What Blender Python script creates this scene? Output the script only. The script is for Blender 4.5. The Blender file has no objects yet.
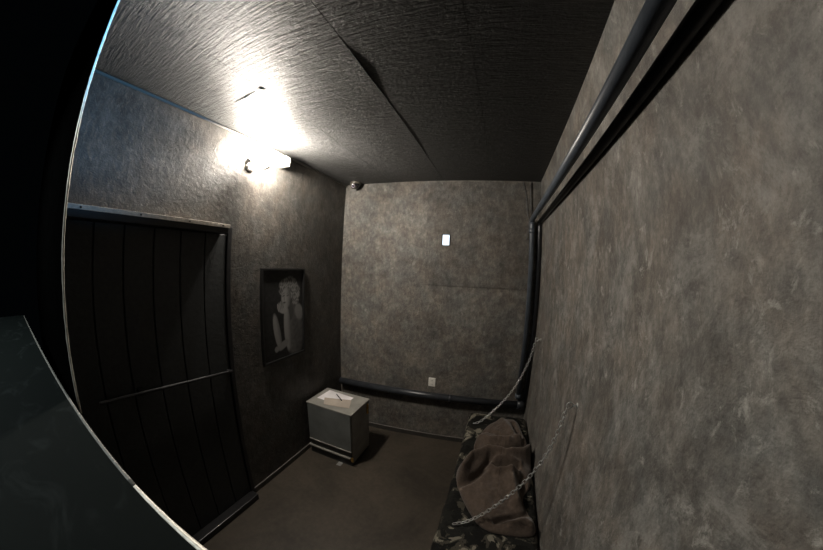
import bpy, bmesh, math, random
from mathutils import Vector, Matrix, noise
PI = math.pi
random.seed(7)
sc = bpy.context.scene
COL = sc.collection

# ------------------------------------------------------------------ camera (wide fisheye lens)
CAM = Vector((1.42675666, 0.0, 1.64337611))
YAW, PITCH, ROLL = 0.3238, -0.0351, 0.0412
F_PX, K3 = 265.0, -0.0703
cy, sy, cp, sp, cr, sr = math.cos(YAW), math.sin(YAW), math.cos(PITCH), math.sin(PITCH), math.cos(ROLL), math.sin(ROLL)
fwd = Vector((-sy*cp, cy*cp, sp)); rt = Vector((cy, sy, 0)); up = rt.cross(fwd)
r2 = cr*rt + sr*up; u2 = -sr*rt + cr*up
cd = bpy.data.cameras.new('camera'); cam = bpy.data.objects.new('camera', cd); COL.objects.link(cam)
M = Matrix((r2, u2, -fwd)).transposed().to_4x4(); M.translation = CAM
cam.matrix_world = M
sc.camera = cam
cd.type = 'PANO'; cd.sensor_fit = 'HORIZONTAL'; cd.sensor_width = 36.0; cd.sensor_height = 36.0*550/823
mm = 36.0/823
for holder in (cd, getattr(cd, 'cycles', None)):
    try:
        holder.panorama_type = 'FISHEYE_LENS_POLYNOMIAL'
        holder.fisheye_fov = 3.6
        holder.fisheye_polynomial_k0 = 0.0
        holder.fisheye_polynomial_k1 = -1/(F_PX*mm)
        holder.fisheye_polynomial_k2 = 0.0
        holder.fisheye_polynomial_k3 = -K3/(F_PX*mm)**3
        holder.fisheye_polynomial_k4 = 0.0
    except Exception as e:
        pass
cd.clip_start = 0.01; cd.clip_end = 50

# ------------------------------------------------------------------ world, light, exposure
w = bpy.data.worlds.new('world'); sc.world = w; w.use_nodes = True
w.node_tree.nodes['Background'].inputs[0].default_value = (0.35, 0.5, 0.6, 1)
w.node_tree.nodes['Background'].inputs[1].default_value = 0.0015
sc.view_settings.view_transform = 'Standard'; sc.view_settings.look = 'None'
sc.view_settings.exposure = 0.0; sc.view_settings.gamma = 1.0
try: sc.view_settings.use_curve_mapping = False
except Exception: pass
BULB_STRENGTH = 1380.0
# unseen blue spot added in the opening, tints the upper left wall like corridor light
ld = bpy.data.lights.new('blue_tint_spot', 'SPOT'); lo = bpy.data.objects.new('blue_tint_spot', ld); COL.objects.link(lo)
ld.energy = 55.0; ld.color = (0.20, 0.55, 1.0); ld.spot_size = math.radians(56); ld.spot_blend = 1.0; ld.shadow_soft_size = 0.03
lo.location = (1.38, 0.052, 1.84)
lo.rotation_euler = (Vector((0.22, 0.26, 2.36)) - lo.location).to_track_quat('-Z', 'Y').to_euler()

# unseen area light added above the ledge to brighten its top and edge
ld2 = bpy.data.lights.new('ledge_fill_light', 'AREA'); l2 = bpy.data.objects.new('ledge_fill_light', ld2); COL.objects.link(l2)
ld2.energy = 7.0; ld2.color = (.92, 1.0, .98); ld2.shape = 'RECTANGLE'; ld2.size = .6; ld2.size_y = .1; l2.location = (.55, -.32, 2.0)

# ------------------------------------------------------------------ helpers
def obj(name, bm, m, parent=None, smooth=False, bevel=0, seg=2):
    me = bpy.data.meshes.new(name); bm.normal_update(); bm.to_mesh(me); bm.free()
    ms = m if isinstance(m, (list, tuple)) else [m]
    for x in ms: me.materials.append(x)
    o = bpy.data.objects.new(name, me); COL.objects.link(o)
    if smooth:
        for p in me.polygons: p.use_smooth = True
    if bevel:
        md = o.modifiers.new('bevel', 'BEVEL'); md.width = bevel; md.segments = seg; md.limit_method = 'ANGLE'
    if parent:
        o.parent = parent
        o.matrix_parent_inverse = parent_inv(parent)
    return o
def parent_inv(p):
    m = Matrix.Identity(4)
    q = p; chain = []
    while q: chain.append(q); q = q.parent
    for c in reversed(chain):
        m = m @ c.matrix_parent_inverse @ c.matrix_basis
    return m.inverted()
def tag(o, label=None, cat=None, group=None, kind=None):
    if label: o['label'] = label
    if cat: o['category'] = cat
    if group: o['group'] = group
    if kind: o['kind'] = kind
    return o
def thing(name, loc, label, cat, group=None):
    o = bpy.data.objects.new(name, None); COL.objects.link(o); o.location = loc
    o.empty_display_size = 0.05
    return tag(o, label, cat, group)
def box(bm, lo_, hi_, mi=0):
    vs = [bm.verts.new((x, y, z)) for x in (lo_[0], hi_[0]) for y in (lo_[1], hi_[1]) for z in (lo_[2], hi_[2])]
    for f in ((0,1,3,2),(4,6,7,5),(0,4,5,1),(2,3,7,6),(0,2,6,4),(1,5,7,3)):
        fc = bm.faces.new([vs[i] for i in f]); fc.material_index = mi
    return vs
def prism(bm, pts, z0, z1):
    a = [bm.verts.new((x, y, z0)) for x, y in pts]; b = [bm.verts.new((x, y, z1)) for x, y in pts]
    n = len(pts)
    bm.faces.new(a[::-1]); bm.faces.new(b)
    for i in range(n): bm.faces.new((a[i], a[(i+1) % n], b[(i+1) % n], b[i]))
    bmesh.ops.recalc_face_normals(bm, faces=bm.faces)
def tube(bm, pts, r, n=16, closed=False, caps=True):
    pts = [Vector(p) for p in pts]; rings = []
    N = len(pts); ref = None
    for i, p in enumerate(pts):
        if closed: t = (pts[(i+1) % N] - pts[i-1]).normalized()
        else: t = (pts[min(i+1, N-1)] - pts[max(i-1, 0)]).normalized()
        if ref is None:
            ref = t.orthogonal().normalized()
        ref = (ref - t*ref.dot(t)).normalized()
        b = t.cross(ref)
        rr = r[i] if isinstance(r, (list, tuple)) else r
        rings.append([bm.verts.new(p + rr*(math.cos(2*PI*k/n)*ref + math.sin(2*PI*k/n)*b)) for k in range(n)])
    for i in range(N if closed else N-1):
        A, B = rings[i], rings[(i+1) % N]
        for k in range(n): bm.faces.new((A[k], A[(k+1) % n], B[(k+1) % n], B[k]))
    if caps and not closed:
        bm.faces.new(rings[0][::-1]); bm.faces.new(rings[-1])
def lathe(bm, prof, origin, axis, n=24):
    axis = Vector(axis).normalized(); u = axis.orthogonal().normalized(); v = axis.cross(u); o = Vector(origin)
    rings = []
    for d, r in prof:
        c = o + axis*d
        if r < 1e-5: rings.append([bm.verts.new(c)])
        else: rings.append([bm.verts.new(c + r*(math.cos(2*PI*k/n)*u + math.sin(2*PI*k/n)*v)) for k in range(n)])
    for A, B in zip(rings, rings[1:]):
        for k in range(n):
            k2 = (k+1) % n
            if len(A) == 1 and len(B) == 1: continue
            if len(A) == 1: bm.faces.new((A[0], B[k2], B[k]))
            elif len(B) == 1: bm.faces.new((A[k], A[k2], B[0]))
            else: bm.faces.new((A[k], A[k2], B[k2], B[k]))
    bmesh.ops.recalc_face_normals(bm, faces=bm.faces)

# ------------------------------------------------------------------ materials
def mat(name, color=(.5,.5,.5), rough=.6, metal=0, spec=.5, emis=None, es=0, bump=None, coat=0):
    m = bpy.data.materials.new(name); m.use_nodes = True; nt = m.node_tree
    p = nt.nodes['Principled BSDF']
    p.inputs['Base Color'].default_value = (*color, 1); p.inputs['Roughness'].default_value = rough
    p.inputs['Metallic'].default_value = metal; p.inputs['Specular IOR Level'].default_value = spec
    p.inputs['Coat Weight'].default_value = coat
    if emis:
        p.inputs['Emission Color'].default_value = (*emis, 1); p.inputs['Emission Strength'].default_value = es
    if bump:
        sc_, st, d = bump
        tc = nt.nodes.new('ShaderNodeTexCoord'); n = nt.nodes.new('ShaderNodeTexNoise'); n.inputs['Scale'].default_value = sc_
        n.inputs['Detail'].default_value = 4
        b = nt.nodes.new('ShaderNodeBump'); b.inputs['Strength'].default_value = st; b.inputs['Distance'].default_value = d
        nt.links.new(tc.outputs['Object'], n.inputs['Vector']); nt.links.new(n.outputs['Fac'], b.inputs['Height'])
        nt.links.new(b.outputs['Normal'], p.inputs['Normal'])
        # slight wear in the colour
        r = nt.nodes.new('ShaderNodeValToRGB'); r.color_ramp.elements[0].position = .3; r.color_ramp.elements[1].position = .7
        r.color_ramp.elements[0].color = (*[c*.8 for c in color], 1); r.color_ramp.elements[1].color = (*[min(1, c*1.2) for c in color], 1)
        nt.links.new(n.outputs['Fac'], r.inputs['Fac']); nt.links.new(r.outputs['Color'], p.inputs['Base Color'])
    return m
class NT:
    def __init__(s, m):
        s.nt = m.node_tree; s.p = s.nt.nodes['Principled BSDF']
        s.tc = s.nt.nodes.new('ShaderNodeTexCoord')
    def noise(s, scale, detail=4, rough=.5, dist=0, stretch=(1,1,1), rot=(0,0,0)):
        mp = s.nt.nodes.new('ShaderNodeMapping'); mp.inputs['Scale'].default_value = stretch; mp.inputs['Rotation'].default_value = rot
        n = s.nt.nodes.new('ShaderNodeTexNoise')
        n.inputs['Scale'].default_value = scale; n.inputs['Detail'].default_value = detail
        n.inputs['Roughness'].default_value = rough; n.inputs['Distortion'].default_value = dist
        s.nt.links.new(s.tc.outputs['Object'], mp.inputs['Vector']); s.nt.links.new(mp.outputs['Vector'], n.inputs['Vector'])
        return n.outputs['Fac']
    def ramp(s, src, stops, interp='LINEAR'):
        r = s.nt.nodes.new('ShaderNodeValToRGB'); r.color_ramp.interpolation = interp
        e = r.color_ramp.elements
        while len(e) < len(stops): e.new(.5)
        for k, (pos, c) in enumerate(stops):
            e[k].position = pos; e[k].color = (*c, 1) if isinstance(c, tuple) else (c, c, c, 1)
        s.nt.links.new(src, r.inputs['Fac']); return r.outputs['Color']
    def mix(s, fac, a, b, mode='MIX'):
        n = s.nt.nodes.new('ShaderNodeMix'); n.data_type = 'RGBA'; n.blend_type = mode
        for src, i in ((fac, 0), (a, 6), (b, 7)):
            if hasattr(src, 'links'): s.nt.links.new(src, n.inputs[i])
            else: n.inputs[i].default_value = src if i == 0 else (*src, 1)
        return n.outputs[2]
    def math(s, op, a, b):
        n = s.nt.nodes.new('ShaderNodeMath'); n.operation = op
        for src, i in ((a, 0), (b, 1)):
            if hasattr(src, 'links'): s.nt.links.new(src, n.inputs[i])
            else: n.inputs[i].default_value = src
        return n.outputs[0]
    def bump(s, h, strength, dist):
        b = s.nt.nodes.new('ShaderNodeBump'); b.inputs['Strength'].default_value = strength; b.inputs['Distance'].default_value = dist
        s.nt.links.new(h, b.inputs['Height']); s.nt.links.new(b.outputs['Normal'], s.p.inputs['Normal'])

def wall_mat(name, tone=1.0, rough=.62, coat=0, bumpd=.006, rot=(0,0,0), scuff=1.0, vs=.7, patch=0):
    m = mat(name, rough=rough, spec=.35, coat=coat); t = NT(m)
    t.p.inputs['Coat Roughness'].default_value = .12
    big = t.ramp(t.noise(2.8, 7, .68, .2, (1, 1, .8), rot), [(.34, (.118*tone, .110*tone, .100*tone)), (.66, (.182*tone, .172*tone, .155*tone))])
    mid = t.ramp(t.noise(10, 9, .74, .15, (1.2, 1.2, vs), rot), [(.36, .52), (.50, .84), (.64, 1.22)])
    c = t.mix(.9, big, mid, 'MULTIPLY')
    hue = t.ramp(t.noise(6, 4, .6, .3), [(.35, (.96, 1.0, 1.02)), (.65, (1.05, .98, .92))])
    c = t.mix(1.0, c, hue, 'MULTIPLY')
    fine = t.ramp(t.noise(34, 6, .8, .2, (1.3, 1.3, .7), rot), [(.38, .66), (.52, .98), (.64, 1.38)])
    c = t.mix(.8, c, fine, 'MULTIPLY')
    sp_ = t.ramp(t.noise(17, 8, .78, .5, (1.2, 1.2, .8), rot), [(.57, 0.0), (.68, 1.0)])
    c = t.mix(t.math('MULTIPLY', sp_, .48*scuff), c, (.33*tone, .32*tone, .29*tone))
    if patch:
        pt = t.ramp(t.noise(5.5, 9, .80, .35, (1, 1, .9), rot), [(.52, 0.0), (.64, 1.0)])
        c = t.mix(t.math('MULTIPLY', pt, patch), c, (.27*tone, .262*tone, .24*tone))
    dk = t.ramp(t.noise(13, 8, .8, .3, (1, 1, .5)), [(.62, 0.0), (.72, 1.0)])
    c = t.mix(t.math('MULTIPLY', dk, .30), c, (.055*tone, .050*tone, .042*tone))
    t.nt.links.new(c, t.p.inputs['Base Color'])
    h = t.math('ADD', t.noise(38, 6, .6, .5, rot=rot), t.math('MULTIPLY', t.noise(130, 3, .6), .5))
    t.bump(h, .55, bumpd)
    return m
M_WALL = wall_mat('mottled_concrete_paper', vs=1.25)
M_WALL_R = wall_mat('mottled_concrete_paper_scuffed', rot=(.5, 0, 0), scuff=1.7, patch=.6)
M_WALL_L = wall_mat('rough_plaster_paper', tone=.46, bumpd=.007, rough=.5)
M_PANEL = wall_mat('glossy_panel', tone=.80, coat=.3, vs=1.25)

M_CEIL = mat('embossed_ceiling_paper', rough=.47, spec=.35); t = NT(M_CEIL)
g = t.noise(11, 5, .6, .3, (.9, 9.5, 1.0))
g2 = t.noise(24, 5, .65, .4, (.7, 6.5, 1.0))
g3 = t.noise(70, 4, .6, .3)
h = t.math('ADD', t.math('MULTIPLY', g, .9), t.math('ADD', t.math('MULTIPLY', g2, .9), t.math('MULTIPLY', g3, .34)))
t.bump(h, 1.0, .019)
c = t.ramp(g2, [(.35, (.034, .034, .033)), (.65, (.062, .062, .060))])
t.nt.links.new(c, t.p.inputs['Base Color'])

M_FLOOR = mat('brown_concrete', rough=.55, spec=.3); t = NT(M_FLOOR)
c = t.ramp(t.noise(2.2, 7, .65, .5), [(.32, (.044, .037, .028)), (.7, (.098, .080, .060))])
c = t.mix(.6, c, t.ramp(t.noise(30, 8, .7), [(.35, .55), (.7, 1.0)]), 'MULTIPLY')
t.nt.links.new(c, t.p.inputs['Base Color']); t.bump(t.noise(60, 6, .6), .4, .002)

M_BLACKDOOR = mat('black_painted_wood', (.024, .026, .026), .5, bump=(55, .5, .003))
M_BLACKMETAL = mat('black_painted_metal', (.012, .012, .013), .38, spec=.5, bump=(40, .2, .001))
M_STRIP = mat('pale_metal_strip', (.66, .60, .53), .38, metal=.3, bump=(60, .2, .001))
M_SCREW = mat('dark_screw', (.04, .04, .04), .4, metal=1)
M_BASEB = mat('dark_baseboard', (.05, .047, .042), .4, bump=(30, .2, .001))
M_BASET = mat('baseboard_top_bead', (.17, .16, .145), .4)
M_PIPE = mat('blue_grey_pipe_paint', (.058, .070, .086), .38, spec=.6, bump=(22, .15, .001))
M_PIPE2 = mat('black_pipe_paint', (.012, .013, .015), .32, spec=.5, bump=(25, .15, .001))
M_PIPE3 = mat('dark_pipe_paint', (.030, .033, .038), .34, spec=.5, bump=(22, .15, .001))
M_DARK = mat('dark_void', (.006, .006, .006), .9)
M_CHAIN = mat('galvanised_steel', (.62, .62, .61), .33, metal=.75)
M_CAB = mat('grey_painted_steel', (.27, .262, .235), .42, spec=.4, bump=(9, .1, .001))
M_CABF = mat('grey_door_panel', (.165, .175, .168), .3, spec=.5, bump=(7, .1, .001))
M_CABD = mat('dark_recess', (.035, .038, .04), .5)
M_BRASS = mat('brass', (.75, .50, .16), .3, metal=1)
M_PAPER = mat('white_paper', (.80, .77, .78), .8, bump=(5, .1, .001))
M_PAPER2 = mat('tan_paper', (.40, .345, .29), .8, bump=(5, .1, .001))
M_PEN = mat('black_plastic', (.012, .012, .014), .3)
M_OUT = mat('ivory_plastic', (.78, .76, .70), .4)
M_OUTD = mat('dark_slots', (.03, .03, .03), .6)
M_FRAME = mat('black_picture_frame', (.010, .010, .010), .35)
M_BULB = mat('lit_bulb', (1, .95, .85), .4, emis=(1.0, .915, .81), es=BULB_STRENGTH)
M_FIX = mat('grey_lamp_casting', (.62, .60, .57), .5, metal=.3)
M_LIT = mat('glowing_pane', (.8, .9, 1), .4, emis=(.72, .86, 1.0), es=1.7)
M_DOME = mat('camera_shell', (.09, .082, .066), .28, spec=.6)
M_DOMED = mat('camera_dark_glass', (.008, .008, .01), .12, spec=.8)
M_RING = mat('camera_lens_ring', (.42, .38, .45), .3, metal=.5)
M_LEDGE = mat('dark_green_steel', (.005, .006, .006), .7, spec=.02); t = NT(M_LEDGE)
c = t.ramp(t.noise(14, 5, .6, 1.2, (1, 2.5, 1)), [(.55, (.0050, .0066, .0064)), (.75, (.014, .017, .017))])
t.nt.links.new(c, t.p.inputs['Base Color'])
M_EDGE = mat('bare_metal_edge', (.68, .65, .58), .5, metal=.4, bump=(90, .6, .002))
M_HATCHWALL = mat('black_outer_wall', (.001, .001, .001), .95, spec=.0, bump=(20, .3, .002))

# camouflage cloth
M_CAMO = mat('camouflage_cloth', rough=.85, spec=.2); t = NT(M_CAMO)
a = t.ramp(t.noise(9, 4, .6, .5, (1, .8, 1)), [(.0, (.006, .006, .005)), (.50, (.055, .050, .038)), (.56, (.20, .185, .145))], 'CONSTANT')
b = t.ramp(t.noise(12, 4, .6, .5, (.8, 1.1, 1), (0, 0, 1)), [(.0, 0.0), (.53, 1.0)], 'CONSTANT')
c = t.mix(b, a, (.012, .012, .010))
f_ = t.ramp(t.noise(90, 3, .6), [(.3, .7), (.7, 1.0)])
t.nt.links.new(t.mix(.5, c, f_, 'MULTIPLY'), t.p.inputs['Base Color']); t.bump(t.noise(24, 4, .6), .6, .008)
M_WOOL = mat('brown_wool', (.08, .056, .043), .95, spec=.1); t = NT(M_WOOL)
c = t.ramp(t.noise(60, 5, .6), [(.3, (.060, .044, .034)), (.7, (.098, .073, .056))])
t.nt.links.new(c, t.p.inputs['Base Color']); t.bump(t.noise(160, 4, .7), .5, .003)
t.p.inputs['Sheen Weight'].default_value = .25

# ------------------------------------------------------------------ room shell
H = 2.4; W = 1.778; D = 2.1477; S = 0.0762
def yb(x): return D + S*x                       # the back wall runs slightly askew
YF0, YF1 = 0.046, 0.050                         # thin front wall with a viewing opening
OX0, OX1, OZ0, OZ1 = 0.902, 1.56, 1.443, 2.06
def struct(name, bm, m, **k):
    return tag(obj(name, bm, m, **k), kind='structure')
bm = bmesh.new(); prism(bm, [(-.1, -.9), (W+.1, -.9), (W+.1, yb(W+.1)+.1), (-.1, yb(-.1)+.1)], -.1, 0); struct('floor', bm, M_FLOOR)
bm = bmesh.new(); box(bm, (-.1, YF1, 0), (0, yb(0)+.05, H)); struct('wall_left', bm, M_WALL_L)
bm = bmesh.new(); box(bm, (W, YF1, 0), (W+.1, yb(W)+.05, H)); struct('wall_right', bm, M_WALL_R)
bm = bmesh.new(); prism(bm, [(0, yb(0)), (W, yb(W)), (W, yb(W)+.1), (0, yb(0)+.1)], 0, H); struct('wall_back', bm, M_WALL)
# front wall: sheet with opening, slightly ragged cut edge at the left of the opening
bm = bmesh.new()
n = 60; zs = [OZ0 + (OZ1-OZ0)*i/n for i in range(n+1)]
jag = [0.0028*(noise.noise(Vector((0, 0, z*13)))+.5*noise.noise(Vector((3, 0, z*45)))) for z in zs]
box(bm, (-.1, YF0, 0), (OX0-.03, YF1, H))
box(bm, (OX0-.03, YF0, 0), (W+.1, YF1, OZ0-.034)); box(bm, (OX0-.03, YF0, OZ1), (W+.1, YF1, H)); box(bm, (OX1, YF0, OZ0-.034), (W+.1, YF1, OZ1))
for i in range(n):
    z0, z1, j0, j1 = zs[i], zs[i+1], jag[i], jag[i+1]
    if i == 0: z0 = OZ0-.034
    a = [bm.verts.new(p) for p in ((OX0-.03, YF0, z0), (OX0-.0035+j0, YF0, z0), (OX0-.0035+j0, YF1, z0), (OX0-.03, YF1, z0))]
    b = [bm.verts.new(p) for p in ((OX0-.03, YF0, z1), (OX0-.0035+j1, YF0, z1), (OX0-.0035+j1, YF1, z1), (OX0-.03, YF1, z1))]
    for k in (0, 1, 2): bm.faces.new((a[k], a[k+1], b[k+1], b[k]))
bmesh.ops.recalc_face_normals(bm, faces=bm.faces)
struct('wall_front', bm, M_HATCHWALL)
bm = bmesh.new()   # bare cut edge bead of the opening
tube(bm, [(OX0-.0012+j, (YF0+YF1)/2, z) for z, j in zip([OZ0-.034]+zs, [0]+jag)], [.0016+.0005*noise.noise(Vector((9, 0, z*60))) for z in [OZ0]+zs], 8)
struct('trim_1', bm, M_EDGE, smooth=True)
# ceiling boards with gaps; the second board sags at its right edge
bm = bmesh.new()
seams = [-.1, .470, .945, 1.352, W+.1]
for k in range(4):
    x0, x1 = seams[k] + (0, .0004, .0012, .0003)[k], seams[k+1] - (.0004, .0012, .0003, 0)[k]
    ny, nx = 60, 6; top = []; bot = []
    for i in range(ny+1):
        y = YF1 + (2.40-YF1)*i/ny
        rb = []; rtp = []
        for j in range(nx+1):
            x = x0 + (x1-x0)*j/nx; z = H
            if k == 1:
                sag = math.exp(-((y-.80)/.13)**2)*.006 + math.exp(-((y-1.35)/.30)**2)*.003
                z -= sag*max(0, (j/nx-.7)/.3)**2
            if k == 0: z -= .0005*max(0, (j/nx-.7)/.3)**2
            if k == 2: z -= .0004*max(0, (j/nx-.7)/.3)**2
            rb.append(bm.verts.new((x, y, z))); rtp.append(bm.verts.new((x, y, H+.06)))
        bot.append(rb); top.append(rtp)
    for i in range(ny):
        for j in range(nx):
            bm.faces.new((bot[i][j], bot[i+1][j], bot[i+1][j+1], bot[i][j+1]))
        bm.faces.new((bot[i][0], top[i][0], top[i+1][0], bot[i+1][0]))
        bm.faces.new((bot[i][nx], bot[i+1][nx], top[i+1][nx], top[i][nx]))
box(bm, (-.1, YF1, H+.06), (W+.1, 2.40, H+.1))
struct('ceiling', bm, M_CEIL)
# corner bead between left wall and ceiling
bm = bmesh.new(); tube(bm, [(.008, YF1, H-.010), (.008, yb(0), H-.010)], .008, 10); struct('trim_2', bm, mat('corner_bead', (.16, .155, .14), .4), smooth=True)
# glossy upper panel on the back wall
bm = bmesh.new(); a_, b_ = .81, 1.70
prism(bm, [(a_, yb(a_)-.006), (b_, yb(b_)-.006), (b_, yb(b_)), (a_, yb(a_))], 1.485, 2.385); struct('trim_3', bm, M_PANEL)
# baseboards: dark board with lighter bead on top
def baseboard(name, p0, p1, nrm, h=.045):
    p0, p1, nrm = Vector(p0), Vector(p1), Vector(nrm)
    bm = bmesh.new()
    pts = [p0, p1, p1+nrm*.012, p0+nrm*.012]
    prism(bm, [(p.x, p.y) for p in pts], 0, h)
    for f in bm.faces: f.material_index = 0
    b2 = len(bm.faces)
    tube(bm, [p0+nrm*.008+Vector((0, 0, h)), p1+nrm*.008+Vector((0, 0, h))], .0045, 8)
    bm.faces.ensure_lookup_table()
    for f in bm.faces[b2:]: f.material_index = 1
    struct(name, bm, [M_BASEB, M_BASET])
baseboard('baseboard_left', (0, .94, 0), (0, yb(0), 0), (1, 0, 0))
nb = Vector((S, -1, 0)).normalized()
baseboard('baseboard_back', (.0, yb(0), 0), (W, yb(W), 0), nb)
# small rip in the ceiling paper
bm = bmesh.new()
tube(bm, [(.275, .680, H), (.36, .682, H-.001), (.43, .675, H)], [.001, .003, .001], 6)
tube(bm, [(.455, .665, H), (.475, .68, H-.002), (.485, .69, H)], [.001, .0025, .001], 6)
struct('trim_4', bm, M_DARK, smooth=True)

# ------------------------------------------------------------------ door on the left wall
bm = bmesh.new()
ys = [.06, .113, .234, .358, .494, .630, .768, .905]
for y0, y1 in zip(ys, ys[1:]): box(bm, (0, y0+.0025, .03), (.012, y1-.0025, 1.78))
door = tag(obj('door_1', bm, M_BLACKDOOR, bevel=.003), kind='structure')
bm = bmesh.new(); box(bm, (0, .055, 1.78), (.095, .862, 1.822)); hd = obj('door_header', bm, M_BLACKMETAL, door, bevel=.003)
bm = bmesh.new(); box(bm, (0, .055, 1.822), (.102, .866, 1.829)); box(bm, (.0955, .055, 1.810), (.102, .866, 1.822))
st = obj('metal_strip', bm, M_STRIP, door, bevel=.001); st['label'] = 'pale metal strip along the top of the door header'
for y in (.17, .40, .63, .82):
    bm = bmesh.new(); lathe(bm, [(0, 0.0045), (.002, .0045), (.003, .002), (.003, 0)], (.102, y, 1.819), (1, 0, 0), 10)
    obj('screw', bm, M_SCREW, door)
bm = bmesh.new(); box(bm, (0, .905, .05), (.022, .935, 1.829)); obj('door_post', bm, M_BLACKMETAL, door, bevel=.003)
bm = bmesh.new(); box(bm, (0, .055, 0), (.075, .915, .05)); obj('door_threshold', bm, M_BLACKMETAL, door, bevel=.004)
bm = bmesh.new(); tube(bm, [(.035, .905, .99), (.045, .38, 1.035), (.045, .2, 1.045)], .008, 10)
box(bm, (.0, .375, 1.02), (.045, .39, 1.05)); box(bm, (.0, .88, .98), (.04, .895, 1.0))
obj('cross_bar', bm, M_BLACKMETAL, door)
bm = bmesh.new(); box(bm, (.012, .055, .05), (.03, .115, 1.78)); obj('door_post', bm, M_BLACKMETAL, door, bevel=.003)

# ------------------------------------------------------------------ viewing ledge outside the opening
def LY(x): return .052+.046*(x-1.2607)
lg = thing('viewing_ledge', (1.0, -.2, 1.41), 'black steel ledge with scuffed top and bare edge, lower left and very near', 'ledge')
bm = bmesh.new(); prism(bm, [(.078, -.42), (OX1-.002, -.42), (OX1-.002, LY(OX1)-.002), (.078, LY(.078)-.002)], 1.4105, 1.4425); obj('ledge_board', bm, M_LEDGE, lg)
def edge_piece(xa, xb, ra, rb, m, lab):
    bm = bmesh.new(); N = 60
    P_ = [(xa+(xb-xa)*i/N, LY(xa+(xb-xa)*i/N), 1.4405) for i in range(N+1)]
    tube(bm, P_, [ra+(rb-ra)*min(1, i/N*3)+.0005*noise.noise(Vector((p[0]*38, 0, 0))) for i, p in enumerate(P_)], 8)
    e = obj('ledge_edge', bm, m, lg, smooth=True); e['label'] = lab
edge_piece(.078, 1.16, .0013, .0022, mat('edge_painted_shade', (.13, .127, .115), .55, metal=.2, bump=(90, .8, .003)), 'left part of the ledge edge, painted dark as if shaded')  # edge tones paint in the light: darker on the left, brighter on the right
edge_piece(1.16, OX1-.002, .0020, .0034, mat('edge_painted_light', (.62, .59, .52), .5, metal=.3, bump=(90, .6, .003)), 'right part of the bare metal ledge edge, painted bright as if lit')
for x_ in (.3, 1.45):
    bm = bmesh.new(); prism(bm, [(x_, -.36), (x_+.02, -.36), (x_+.02, LY(x_)-.01), (x_, LY(x_)-.01)], 1.37, 1.4105)
    obj('bracket', bm, M_LEDGE, lg)

# ------------------------------------------------------------------ pipes
ZP = 2.064
def pipe_run(name, pts, r, m, label, collars, grp):
    t_ = thing(name, pts[0], label, 'pipe', grp)
    bm = bmesh.new(); tube(bm, pts, r, 20); obj('pipe_run', bm, m, t_, smooth=True)
    for c_, ax in collars:
        bm = bmesh.new(); a_ = Vector(ax).normalized()
        lathe(bm, [(-.018, r*.98), (-.018, r*1.22), (-.005, r*1.28), (.005, r*1.28), (.018, r*1.22), (.018, r*.98)], c_, a_, 20)
        obj('collar', bm, m, t_, smooth=True)
    return t_
X1p, X2p = 1.694, 1.759; RP = .021
yc1, yc2 = yb(X1p)-.035, yb(X2p)-.034
def elbow(pa, corner, pb, rr=.045, n=8):
    pa, corner, pb = Vector(pa), Vector(corner), Vector(pb)
    d0 = (pa-corner).normalized(); d1 = (pb-corner).normalized()
    out = [pa]
    for i in range(n+1):
        t_ = i/n
        out.append((1-t_)**2*(corner+d0*rr) + 2*t_*(1-t_)*corner + t_*t_*(corner+d1*rr))
    return out + [pb]
p1 = elbow((X1p, YF1+.003, ZP), (X1p, yc1, ZP), (X1p, yc1, .535))
pipe_run('water_pipe', p1, RP, M_PIPE, 'blue-grey pipe running high beside the right wall, then down the back corner', [((X1p, yc1, 1.97), (0, 0, 1)), ((X1p, yc1, .56), (0, 0, 1))], None)
p2 = elbow((X2p, YF1+.003, ZP-.012), (X2p, yc2, ZP-.012), (X2p, yc2, .51))
pipe_run('water_pipe', p2, .017, M_PIPE2, 'black pipe tight against the right wall, in the shade of the blue-grey one', [], None)
# wall clips holding the outer pipe
ZH = .476
def bp(x, off): return Vector((x, yb(x), 0)) + nb*off
a = bp(.012, .034); b = bp(1.735, .034)
pl_ = thing('waste_pipe', (.9, yb(.9)-.03, ZH), 'thick dark pipe running low and level along the back wall', 'pipe')
bm = bmesh.new(); tube(bm, [(a.x, a.y, ZH), (b.x, b.y, ZH)], .032, 24); obj('pipe_run', bm, M_PIPE3, pl_, smooth=True)
for xx in (1.10, 1.72):
    c_ = bp(xx, .034); bm = bmesh.new()
    lathe(bm, [(-.012, .030), (-.012, .0345), (.012, .0345), (.012, .030)] if xx < 1.5 else [(-.03, .03), (-.03, .04), (.03, .04), (.03, .03)], (c_.x, c_.y, ZH), (1, S, 0), 20)
    obj('collar', bm, M_PIPE3, pl_, smooth=True)
    if xx < 1.5:
        bm = bmesh.new(); box(bm, (c_.x-.012, c_.y, ZH-.05), (c_.x+.012, c_.y+.033, ZH-.028)); obj('bracket', bm, M_BLACKMETAL, pl_)
# thin cables in the back right corner
for pts, lb in ((((1.625, -.002, 2.392), (1.650, -.004, 2.25), (1.655, -.004, 2.12), (1.672, -.006, 2.06), (1.650, -.006, 1.9)), 'thin dark cable hanging from the ceiling, the left one in the back right corner'),
                (((1.69, -.002, 2.392), (1.685, -.004, 2.25), (1.690, -.004, 2.09)), 'thin dark cable beside the pipe top, the right one in the back right corner')):
    bm = bmesh.new(); tube(bm, [(x, yb(x)-.009+o_, z) for x, o_, z in pts], .0018, 8)
    tag(obj('cable', bm, M_PIPE, smooth=True), lb, 'cable')

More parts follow.
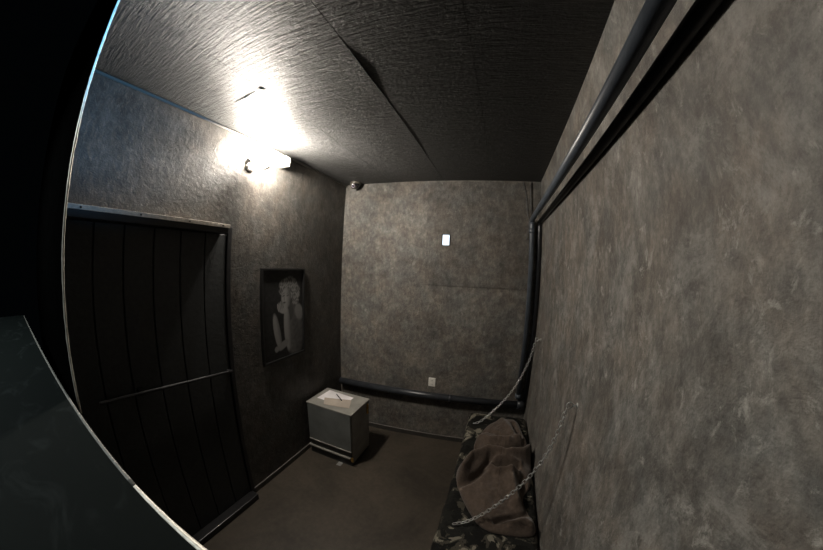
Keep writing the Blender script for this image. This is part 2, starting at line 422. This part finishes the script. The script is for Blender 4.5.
# ------------------------------------------------------------------ lamp high on the left wall
lp = thing('wall_lamp', (0, 1.02, 2.2), 'glaring twin-bulb lamp fixed high on the left wall under the ceiling', 'lamp')
bm = bmesh.new(); lathe(bm, [(0, .0), (0, .045), (.018, .045), (.026, .036), (.026, 0)], (0, 1.03, 2.235), (1, 0, 0), 24); obj('wall_plate', bm, M_FIX, lp, smooth=False, bevel=.002)
def holder(base, tip, nm='lamp_holder'):
    base, tip = Vector(base), Vector(tip); ax = (tip-base); L_ = ax.length
    bm = bmesh.new(); lathe(bm, [(0, 0), (0, .010), (L_*.3, .011), (L_*.6, .018), (L_, .020), (L_, .016), (L_*.7, .014), (L_*.7, 0)], base, ax, 20)
    o = obj(nm, bm, M_FIX, lp, smooth=True)
    bm = bmesh.new(); tube(bm, [(.024, 1.03, 2.235), tuple(base)], .007, 10); obj('arm', bm, M_FIX, o, smooth=True)
    return o
def bulb(c, ax, r=.027):
    bm = bmesh.new(); lathe(bm, [(-r*1.5, r*.45), (-r*.9, r*.62), (-r*.4, r*.93), (0, r), (r*.4, r*.92), (r*.75, r*.66), (r*.95, r*.3), (r, 0)], c, ax, 20)
    obj('bulb', bm, M_BULB, lp, smooth=True)
holder((.050, .958, 2.212), (.075, .972, 2.240)); bulb((.095, .990, 2.283), (.3, .3, .9), .025)
holder((.070, 1.075, 2.200), (.105, 1.100, 2.240)); bulb((.130, 1.130, 2.285), (.4, .4, .9), .026)
bm = bmesh.new(); box(bm, (0, 1.240, 2.285), (.095, 1.290, 2.352)); obj('light_blocker', bm, M_FIX, lp, bevel=.006)  # box added to shade the wall and ceiling towards the back corner

# ------------------------------------------------------------------ security camera in the ceiling corner
sx, sy_ = .138, 2.09
cm = thing('security_camera', (sx, sy_, H), 'small dome security camera on the ceiling in the back left corner', 'camera')
bm = bmesh.new(); lathe(bm, [(0, 0), (0, .050), (.014, .050), (.020, .046), (.020, 0)], (sx, sy_, H), (0, 0, -1), 28); obj('mounting_base', bm, M_DOME, cm, smooth=False, bevel=.002)
bm = bmesh.new(); lathe(bm, [(.020, .044)]+[(.022+.040*math.sin(a), .044*math.cos(a)) for a in [i*PI/2/8 for i in range(9)]], (sx, sy_, H), (0, 0, -1), 28); obj('dome', bm, M_DOMED, cm, smooth=True)
d_ = (Vector((.9, .2, 1.3)) - Vector((sx, sy_, H-.022))).normalized()
bm = bmesh.new(); o_ = Vector((sx, sy_, H-.026)) + Vector((-.012, -.006, 0))
lathe(bm, [(.0, .030), (.030, .031), (.038, .026), (.040, .016), (.040, 0)], o_, d_, 24); tr = obj('lens_turret', bm, M_DOME, cm, smooth=True)
bm = bmesh.new(); lathe(bm, [(.038, .017), (.046, .016), (.046, .009), (.040, .009)], o_, d_, 24); obj('lens_ring', bm, M_RING, tr, smooth=True)
bm = bmesh.new(); lathe(bm, [(.038, .010), (.043, .008), (.044, 0)], o_, d_, 20); obj('lens', bm, M_DOMED, tr, smooth=True)

# ------------------------------------------------------------------ framed portrait on the left wall
PY0, PY1, PZ0, PZ1 = 1.172, 1.600, .930, 1.592
fr = thing('framed_portrait', (0, (PY0+PY1)/2, PZ0), 'black framed black-and-white portrait of a light-haired person, chin on hand, hung on the left wall', 'picture')
bm = bmesh.new(); fw = .014
box(bm, (0, PY0, PZ0), (.022, PY0+fw, PZ1)); box(bm, (0, PY1-fw, PZ0), (.022, PY1, PZ1))
box(bm, (0, PY0+fw, PZ0), (.022, PY1-fw, PZ0+fw)); box(bm, (0, PY0+fw, PZ1-fw), (.022, PY1-fw, PZ1))
obj('frame', bm, M_FRAME, fr)
def ell(u, v, cx, cy_, rx, ry, ang=0, soft=.12):
    c_, s_ = math.cos(ang), math.sin(ang); du, dv = u-cx, v-cy_
    a_ = (du*c_+dv*s_)/rx; b_ = (-du*s_+dv*c_)/ry; d = math.sqrt(a_*a_+b_*b_)
    return max(0, min(1, (1-d)/soft+.5)), a_, b_
def portrait(u, v):      # u 0..1 left to right, v 0..1 bottom to top
    c = .028
    def lay(c, e, val): return c*(1-e[0]) + val*e[0]
    n_ = noise.noise(Vector((u*16, v*24, 0)))
    e = ell(u, v, .78, .30, .26, .33, .15, .3); c = lay(c, e, .13+.10*max(0, -e[1])+.03*n_)          # body and shoulder
    e = ell(u, v, .90, .50, .12, .09, -.5, .3); c = lay(c, e, .27)
    e = ell(u, v, .66, .52, .09, .10, .1, .3); c = lay(c, e, .10)                                     # neck in shade
    for hx, hy, hr in ((.62,.78,.19),(.76,.78,.13),(.50,.83,.11),(.66,.86,.11),(.82,.72,.10),(.45,.77,.07),(.80,.65,.09),(.57,.875,.07),(.74,.85,.09),(.86,.77,.06)):
        e = ell(u, v, hx, hy, hr, hr*.62, 0, .35); curl = math.sin(u*58+4*math.sin(v*34))*math.sin(v*49+3*math.sin(u*29))
        c = lay(c, e, max(.05, .24+.16*curl+.06*n_))                                                 # curly hair
    e = ell(u, v, .565, .685, .125, .115, .08, .18); c = lay(c, e, .40-.26*max(0, e[1]+.1)-.08*abs(e[2]))       # face
    for ex in (.515, .62):
        e = ell(u, v, ex-.02, .712, .034, .009, .15, .9); c = lay(c, e, .13)
        e = ell(u, v, ex-.02, .738, .040, .005, .2, .9); c = lay(c, e, .18)
    e = ell(u, v, .510, .680, .014, .030, .1, .6); c = lay(c, e, .26)
    e = ell(u, v, .515, .634, .034, .010, .0, .8); c = lay(c, e, .10)
    # forearm rising to the chin, hand under it, second forearm across
    e = ell(u, v, .585, .33, .085, .27, .10, .2); c = lay(c, e, .36-.20*max(0, e[1]))
    e = ell(u, v, .33, .31, .075, .22, .32, .2); c = lay(c, e, .33-.18*max(0, e[1]))
    e = ell(u, v, .47, .145, .14, .045, .25, .3); c = lay(c, e, .30)
    e = ell(u, v, .46, .565, .12, .050, -.25, .2); c = lay(c, e, .38)
    for k in range(4):
        e = ell(u, v, .36+.035*k, .585+.012*k, .016, .050, .35, .3); c = lay(c, e, .42-.04*k)
        e = ell(u, v, .377+.035*k, .570+.012*k, .005, .045, .35, .6); c = lay(c, e, .12)
    e = ell(u, v, .30, .115, .05, .035, 0, .3); c = lay(c, e, .30)
    return max(.012, c + .012*n_)
bm = bmesh.new(); NU, NV = 110, 170; vs = []; vals = []
u0, u1, v0, v1 = PY0+fw, PY1-fw, PZ0+fw, PZ1-fw
for j in range(NV+1):
    for i in range(NU+1):
        vs.append(bm.verts.new((.008, u0+(u1-u0)*i/NU, v0+(v1-v0)*j/NV))); vals.append(portrait(i/NU, j/NV))
for j in range(NV):
    for i in range(NU):
        k = j*(NU+1)+i; bm.faces.new((vs[k], vs[k+1], vs[k+NU+2], vs[k+NU+1]))
mp_ = mat('portrait_print', (.5, .5, .5), .55, spec=.25); nt = mp_.node_tree; at = nt.nodes.new('ShaderNodeVertexColor'); at.layer_name = 'print'
nt.links.new(at.outputs['Color'], nt.nodes['Principled BSDF'].inputs['Base Color'])
pr = obj('portrait_print', bm, mp_, fr)
ca = pr.data.color_attributes.new('print', 'FLOAT_COLOR', 'POINT')
for i, v in enumerate(vals): ca.data[i].color = (v*.62, v*.61, v*.59, 1)

# ------------------------------------------------------------------ outlet and lit pane on the back wall
def on_back(x, z): return Vector((x, yb(x), z))
oc = on_back(.921, .601)
ol = thing('wall_outlet', oc, 'ivory double power outlet on the back wall just above the low pipe', 'outlet')
bm = bmesh.new(); box(bm, (oc.x-.032, oc.y-.007, oc.z-.042), (oc.x+.032, oc.y+.003, oc.z+.042)); obj('cover_plate', bm, M_OUT, ol, bevel=.003)
for dz in (.019, -.019):
    bm = bmesh.new(); lathe(bm, [(0, .0145), (.002, .0145), (.0025, 0)], (oc.x, oc.y-.007, oc.z+dz), (0, -1, 0), 20); s_ = obj('socket', bm, M_OUT, ol)
    for dx in (-.006, .006):
        bm = bmesh.new(); box(bm, (oc.x+dx-.0014, oc.y-.0102, oc.z+dz-.004), (oc.x+dx+.0014, oc.y-.0092, oc.z+dz+.006)); obj('slot', bm, M_OUTD, s_)
pc = on_back(.978, 1.874)
lt = thing('light_panel', pc, 'small glowing bluish-white rectangular light on the back wall', 'light')
bm = bmesh.new(); e1, e2 = .030, .043
for lo_, hi_ in (((-e1-.006, -e2-.006), (-e1, e2+.006)), ((e1, -e2-.006), (e1+.006, e2+.006)), ((-e1, -e2-.006), (e1, -e2)), ((-e1, e2), (e1, e2+.006))):
    box(bm, (pc.x+lo_[0], pc.y-.010, pc.z+lo_[1]), (pc.x+hi_[0], pc.y+.002, pc.z+hi_[1]))
obj('frame', bm, M_BLACKMETAL, lt)
bm = bmesh.new(); box(bm, (pc.x-e1, pc.y-.008, pc.z-e2), (pc.x+e1, pc.y+.002, pc.z+e2)); obj('glowing_pane', bm, M_LIT, lt)

# ------------------------------------------------------------------ grey steel cabinet
CX0, CX1, CY0, CY1, CZ = .036, .472, 1.556, 1.862, .505
cb = thing('steel_cabinet', (.25, 1.7, 0), 'low grey steel cabinet against the left wall in the back corner', 'cabinet')
bm = bmesh.new(); box(bm, (CX0+.006, CY0+.018, .02), (CX1-.006, CY1, CZ-.012)); obj('body', bm, M_CAB, cb, bevel=.004)
bm = bmesh.new(); box(bm, (CX0, CY0, CZ-.012), (CX1, CY1+.004, CZ)); obj('top', bm, M_CAB, cb, bevel=.004)
bm = bmesh.new(); box(bm, (CX0+.010, CY0+.002, .150), (CX1-.012, CY0+.018, CZ-.014)); dr = obj('door', bm, M_CABF, cb, bevel=.003)
bm = bmesh.new(); box(bm, (CX0+.010, CY0-.004, .142), (CX1-.012, CY0+.014, .152)); obj('door_lip', bm, M_CAB, dr, bevel=.002)
bm = bmesh.new(); box(bm, (CX0+.012, CY0+.010, .085), (CX1-.012, CY0+.018, .142)); obj('recess_panel', bm, M_CABD, cb)
bm = bmesh.new(); box(bm, (CX0+.002, CY0-.006, .070), (CX1-.02, CY0+.018, .084)); obj('lower_rail', bm, M_CAB, cb, bevel=.002)
bm = bmesh.new(); box(bm, (CX0+.012, CY0+.006, .0), (CX1-.012, CY0+.018, .070)); box(bm, (CX0+.012, CY0+.018, 0), (CX1-.012, CY1-.01, .02)); obj('plinth', bm, M_CABD, cb)
def hinge(c, nrm):
    h_ = thing if False else None
    bm = bmesh.new(); c = Vector(c)
    tube(bm, [c-Vector((0, 0, .022)), c+Vector((0, 0, .022))], .005, 10)
    box(bm, (c.x-.010, c.y-.002, c.z-.018), (c.x+.010, c.y+.006, c.z+.018))
    return obj('hinge', bm, M_BRASS, cb, smooth=False)
hg = hinge((CX1-.004, CY0-.002, .075), 0); hg['label'] = 'brass hinge at the lower front corner'
bm = bmesh.new(); tube(bm, [(CX1+.002, CY1-.035, .425), (CX1+.002, CY1-.035, .470)], .005, 10); tube(bm, [(CX1, CY1-.035, .38), (CX1, CY1-.035, .40)], .007, 10)
box(bm, (CX1-.008, CY1-.045, .38), (CX1, CY1-.025, .47)); hg2 = obj('hinge', bm, M_BRASS, cb); hg2['label'] = 'brass hinge at the upper rear corner'
bm = bmesh.new(); box(bm, (.335, 1.515, 0.0), (.375, 1.560, .003)); tag(obj('paper_tag', bm, mat('grey_card', (.25, .25, .24), .6), None), 'small pale tag lying on the floor by the cabinet front', 'tag')

def sheet(name, pts, z, m, label, thick=.0008, curl=.0):
    bm = bmesh.new(); N = 8; P = [Vector((x, y, 0)) for x, y in pts]; g_ = []
    for i in range(N+1):
        row = []
        for j in range(N+1):
            s_, q_ = i/N, j/N
            p = P[0]*(1-s_)*(1-q_) + P[1]*s_*(1-q_) + P[2]*s_*q_ + P[3]*(1-s_)*q_
            row.append(bm.verts.new((p.x, p.y, z + curl*(max(0, q_-.7)/.3)**2)))
        g_.append(row)
    for i in range(N):
        for j in range(N): bm.faces.new((g_[i][j], g_[i+1][j], g_[i+1][j+1], g_[i][j+1]))
    o = obj(name, bm, m); md = o.modifiers.new('s', 'SOLIDIFY'); md.thickness = thick; md.offset = 1
    bm2 = None
    return tag(o, label, 'paper')
sheet('paper_sheet', [(.078, 1.655), (.345, 1.655), (.345, 1.812), (.085, 1.832)], CZ+.0003, M_PAPER, 'white paper sheet on the cabinet top, mostly under a tan one', curl=0)
sheet('paper_sheet', [(.19, 1.595), (.405, 1.640), (.350, 1.765), (.130, 1.690)], CZ+.0014, M_PAPER2, 'tan paper sheet lying over the white one on the cabinet', curl=0)
pn = thing('pen', (.24, 1.745, CZ+.006), 'black pen lying across the papers on the cabinet', 'pen')
bm = bmesh.new(); A_, B_ = Vector((.183, 1.790, CZ+.0072)), Vector((.290, 1.712, CZ+.0072)); d_ = (B_-A_)
lathe(bm, [(0, .001), (.008, .003), (.012, .004), (d_.length*.62, .004), (d_.length*.62, 0)], A_, d_, 12); obj('barrel', bm, M_PEN, pn, smooth=True)
bm = bmesh.new(); lathe(bm, [(d_.length*.58, .0), (d_.length*.58, .0052), (d_.length*.97, .0048), (d_.length, 0)], A_, d_, 12); obj('cap', bm, M_PEN, pn, smooth=True)

# ------------------------------------------------------------------ bed hung on the right wall
BX0, BX1, BY0, BY1, BZ = 1.298, 1.772, .42, 2.075, .452
bd = thing('wall_bunk', (1.54, 1.25, .30), 'narrow bunk covered in black and olive camouflage cloth, hung along the right wall', 'bed')
bm = bmesh.new(); box(bm, (BX0+.03, BY0+.02, .315), (W-.001, BY1-.02, .350)); obj('bunk_board', bm, M_BLACKMETAL, bd, bevel=.004)
bm = bmesh.new(); nx, ny = 22, 80
def bedz(x, y):
    e = min(x-BX0, BX1-x, y-BY0, BY1-y)
    r = min(1, max(0, e/.035)); base = BZ - .040*(1-math.sqrt(1-(1-r)**2))
    return base + .006*noise.noise(Vector((x*9, y*9, 2))) + .004*noise.noise(Vector((x*22, y*22, 5)))
top = []; 
for i in range(nx+1):
    row = []
    for j in range(ny+1):
        s_ = i/nx; s_ = .5-.5*math.cos(PI*s_); x = BX0+(BX1-BX0)*s_; y = BY0+(BY1-BY0)*j/ny
        row.append(bm.verts.new((x, y, bedz(x, y))))
    top.append(row)
for i in range(nx):
    for j in range(ny): bm.faces.new((top[i][j], top[i+1][j], top[i+1][j+1], top[i][j+1]))
ring = [top[i][0] for i in range(nx+1)] + [top[nx][j] for j in range(1, ny+1)] + [top[i][ny] for i in range(nx-1, -1, -1)] + [top[0][j] for j in range(ny-1, 0, -1)]
cur = ring
for st_, z in ((1, .40), (2, .352)):
    nr = []
    for v in ring:
        off = .004*math.sin(v.co.y*31+v.co.x*17)*st_*.5
        x = v.co.x + (off if v.co.x < BX0+.01 else 0) + (-.003 if v.co.x < BX0+.01 else 0)
        nr.append(bm.verts.new((x, v.co.y, z)))
    for k in range(len(ring)): bm.faces.new((cur[k], cur[(k+1) % len(ring)], nr[(k+1) % len(ring)], nr[k]))
    cur = nr
bm.faces.new(cur)
bmesh.ops.recalc_face_normals(bm, faces=bm.faces)
obj('camouflage_cover', bm, M_CAMO, bd, smooth=True)
# blanket: a heap of wool with folds
OUT = [(1.475,1.885),(1.60,1.99),(1.685,1.965),(1.725,1.80),(1.757,1.62),(1.760,1.45),(1.742,1.28),(1.700,1.19),(1.712,1.10),(1.750,1.02),(1.735,.945),(1.60,.930),(1.50,.950),(1.425,1.035),(1.355,1.16),(1.318,1.27),(1.325,1.38),(1.385,1.50),(1.385,1.62),(1.42,1.76)]
def cr_spline(P, n):
    out = []; N = len(P)
    for i in range(N):
        p0, p1, p2, p3 = P[i-1], P[i], P[(i+1) % N], P[(i+2) % N]
        for k in range(n):
            t_ = k/n
            out.append(tuple(.5*((2*p1[a])+(-p0[a]+p2[a])*t_+(2*p0[a]-5*p1[a]+4*p2[a]-p3[a])*t_*t_+(-p0[a]+3*p1[a]-3*p2[a]+p3[a])*t_**3) for a in (0, 1)))
    return out
OUTS = cr_spline(OUT, 8)
def seg_d(p, a, b):
    ax, ay = a; bx, by = b; dx, dy = bx-ax, by-ay
    t_ = max(0, min(1, ((p[0]-ax)*dx+(p[1]-ay)*dy)/(dx*dx+dy*dy+1e-12)))
    return math.hypot(p[0]-ax-dx*t_, p[1]-ay-dy*t_)
def pl_d(p, L_): return min(seg_d(p, a, b) for a, b in zip(L_, L_[1:]))
# (polyline, height, width): ridges positive, creases negative
FOLDS = [([(1.345,1.274),(1.386,1.378),(1.472,1.434),(1.581,1.432),(1.699,1.474),(1.745,1.55)], .055, .030),
         ([(1.40,1.62),(1.48,1.575),(1.60,1.60),(1.70,1.66)], .035, .030),
         ([(1.402,1.566),(1.441,1.500),(1.52,1.496),(1.632,1.530),(1.722,1.590)], -.045, .016),
         ([(1.350,1.195),(1.406,1.235),(1.459,1.310),(1.500,1.385)], -.045, .020),
         ([(1.68,1.400),(1.509,1.385),(1.492,1.345),(1.537,1.305),(1.669,1.310)], .030, .013),
         ([(1.53,1.352),(1.60,1.358),(1.665,1.368)], -.050, .012),
         ([(1.649,1.885),(1.678,1.744),(1.707,1.635)], -.028, .014),
         ([(1.56,1.93),(1.60,1.80),(1.63,1.70)], .022, .030),
         ([(1.44,1.743),(1.53,1.695),(1.633,1.620)], -.018, .018),
         ([(1.62,1.29),(1.64,1.20),(1.655,1.12)], .030, .030),
         ([(1.690,1.27),(1.705,1.144),(1.73,1.09)], -.050, .022),
         ([(1.56,.985),(1.605,1.011),(1.698,1.055),(1.75,1.08)], -.030, .012),
         ([(1.63,.97),(1.70,1.0),(1.73,.98)], .020, .022),
         ([(1.358,1.149),(1.417,1.060),(1.506,.985)], .012, .02)]
def blk_z(x, y):
    d = min(seg_d((x, y), OUTS[i], OUTS[(i+1) % len(OUTS)]) for i in range(0, len(OUTS)))
    e = 1-math.exp(-d/.030)
    z = .010 + .030*e
    z += .040*e*math.exp(-((y-1.55)/.35)**2)
    for L_, hh, ww in FOLDS:
        q = pl_d((x, y), L_); z += 1.3*hh*math.exp(-(q/ww)**2)*min(1, d/.03+.25)
    z += (.014*noise.noise(Vector((x*9, y*7, 1))) + .008*noise.noise(Vector((x*22, y*15, 4))) + .003*noise.noise(Vector((x*60, y*45, 7))))*e
    return BZ + max(.004, z)
bm = bmesh.new(); cxy = (1.55, 1.42); NR = 46; rings = []
# interior by concentric scaling of the outline towards a central axis
for k in range(NR+1):
    s_ = 1-(k/NR)**.9
    ringv = []
    for (x, y) in OUTS:
        ax_ = (1.56, 1.10+.72*max(0, min(1, (y-.93)/1.06)))
        px_, py_ = ax_[0]+(x-ax_[0])*s_, ax_[1]+(y-ax_[1])*s_
        ringv.append(bm.verts.new((px_, py_, blk_z(px_, py_) if k else BZ+.004)))
    rings.append(ringv)
n_ = len(OUTS)
for A, B in zip(rings, rings[1:]):
    for k in range(n_): bm.faces.new((A[k], A[(k+1) % n_], B[(k+1) % n_], B[k]))
bmesh.ops.remove_doubles(bm, verts=bm.verts, dist=.0004)
bmesh.ops.recalc_face_normals(bm, faces=bm.faces)
if sum(f.normal.z for f in bm.faces) < 0: bmesh.ops.reverse_faces(bm, faces=bm.faces)
bl = obj('wool_blanket', bm, M_WOOL, smooth=True)
md = bl.modifiers.new('s', 'SOLIDIFY'); md.thickness = .004; md.offset = -1
md = bl.modifiers.new('sub', 'SUBSURF'); md.levels = 1; md.render_levels = 1
tag(bl, 'rumpled brown wool blanket heaped on the camouflage bunk', 'blanket')

# ------------------------------------------------------------------ chains
def link_mesh():
    bm = bmesh.new(); L_, wd = .0124, .0068; pts = []
    for k in range(16):
        a = 2*PI*k/16; c_, s_ = math.cos(a), math.sin(a)
        pts.append((wd*s_, 0, (L_-wd)*(1 if c_ > 1e-6 else -1 if c_ < -1e-6 else 0) + wd*c_))
    tube(bm, pts, .0021, 6, closed=True)
    me = bpy.data.meshes.new('link'); bm.to_mesh(me); bm.free(); me.materials.append(M_CHAIN)
    for p in me.polygons: p.use_smooth = True
    return me
LINK = link_mesh(); PITCH_ = .0200
def chain(pts, label, bolt, bolt_dir):
    t_ = thing('chain', pts[-1], label, 'chain', 'chains holding up the bunk')
    P = [Vector(p) for p in pts]
    # fine spline
    F = []
    for i in range(len(P)-1):
        p0, p1, p2, p3 = P[max(i-1, 0)], P[i], P[i+1], P[min(i+2, len(P)-1)]
        for k in range(20):
            s_ = k/20; F.append(.5*((2*p1)+(-p0+p2)*s_+(2*p0-5*p1+4*p2-p3)*s_*s_+(-p0+3*p1-3*p2+p3)*s_**3))
    F.append(P[-1])
    acc = 0; nxt = PITCH_/2; idx = 0
    for a, b in zip(F, F[1:]):
        d = (b-a).length
        while acc+d >= nxt:
            c_ = a+(b-a)*((nxt-acc)/d); q = (b-a).to_track_quat('Z', 'Y')
            l_ = bpy.data.objects.new('link', LINK); COL.objects.link(l_); l_.parent = t_
            l_.matrix_parent_inverse = parent_inv(t_)
            l_.rotation_mode = 'QUATERNION'
            from mathutils import Quaternion
            l_.rotation_quaternion = q @ Quaternion((0, 0, 1), (PI/2 if idx % 2 else 0) + .3)
            l_.location = c_; idx += 1; nxt += PITCH_
        acc += d
    bx, by, bz = bolt
    bm = bmesh.new()
    tube(bm, [(W, by, bz), (W-.018, by, bz)], .004, 10)
    tube(bm, [(W-.030+.012*math.cos(2*PI*k/18), by, bz+.012*math.sin(2*PI*k/18)) for k in range(18)], .0028, 8, closed=True)
    lathe(bm, [(0, 0), (0, .012), (.002, .012), (.003, .005)], (W, by, bz), (-1, 0, 0), 16)
    obj('eye_bolt', bm, M_CHAIN, t_, smooth=True)
    return t_
near = [(W-.040, .98, 1.135), (1.716, .98, .985), (1.683, .98, .865), (1.634, .98, .750), (1.556, .98, .615), (1.482, .975, .515), (1.415, .955, .468), (1.375, .94, .462)]
chain(near, 'galvanised chain across the near part of the bunk, in front of the blanket foot', (W, .98, 1.148), 0)
far = [(W-.040, 1.98, 1.135), (1.704, 1.975, .97), (1.625, 1.96, .765), (1.530, 1.94, .615), (1.42, 1.89, .500), (1.372, 1.87, .470), (1.345, 1.865, .468)]
chain(far, 'galvanised chain holding the far end of the bunk, beside the corner pipe', (W, 1.98, 1.148), 0)
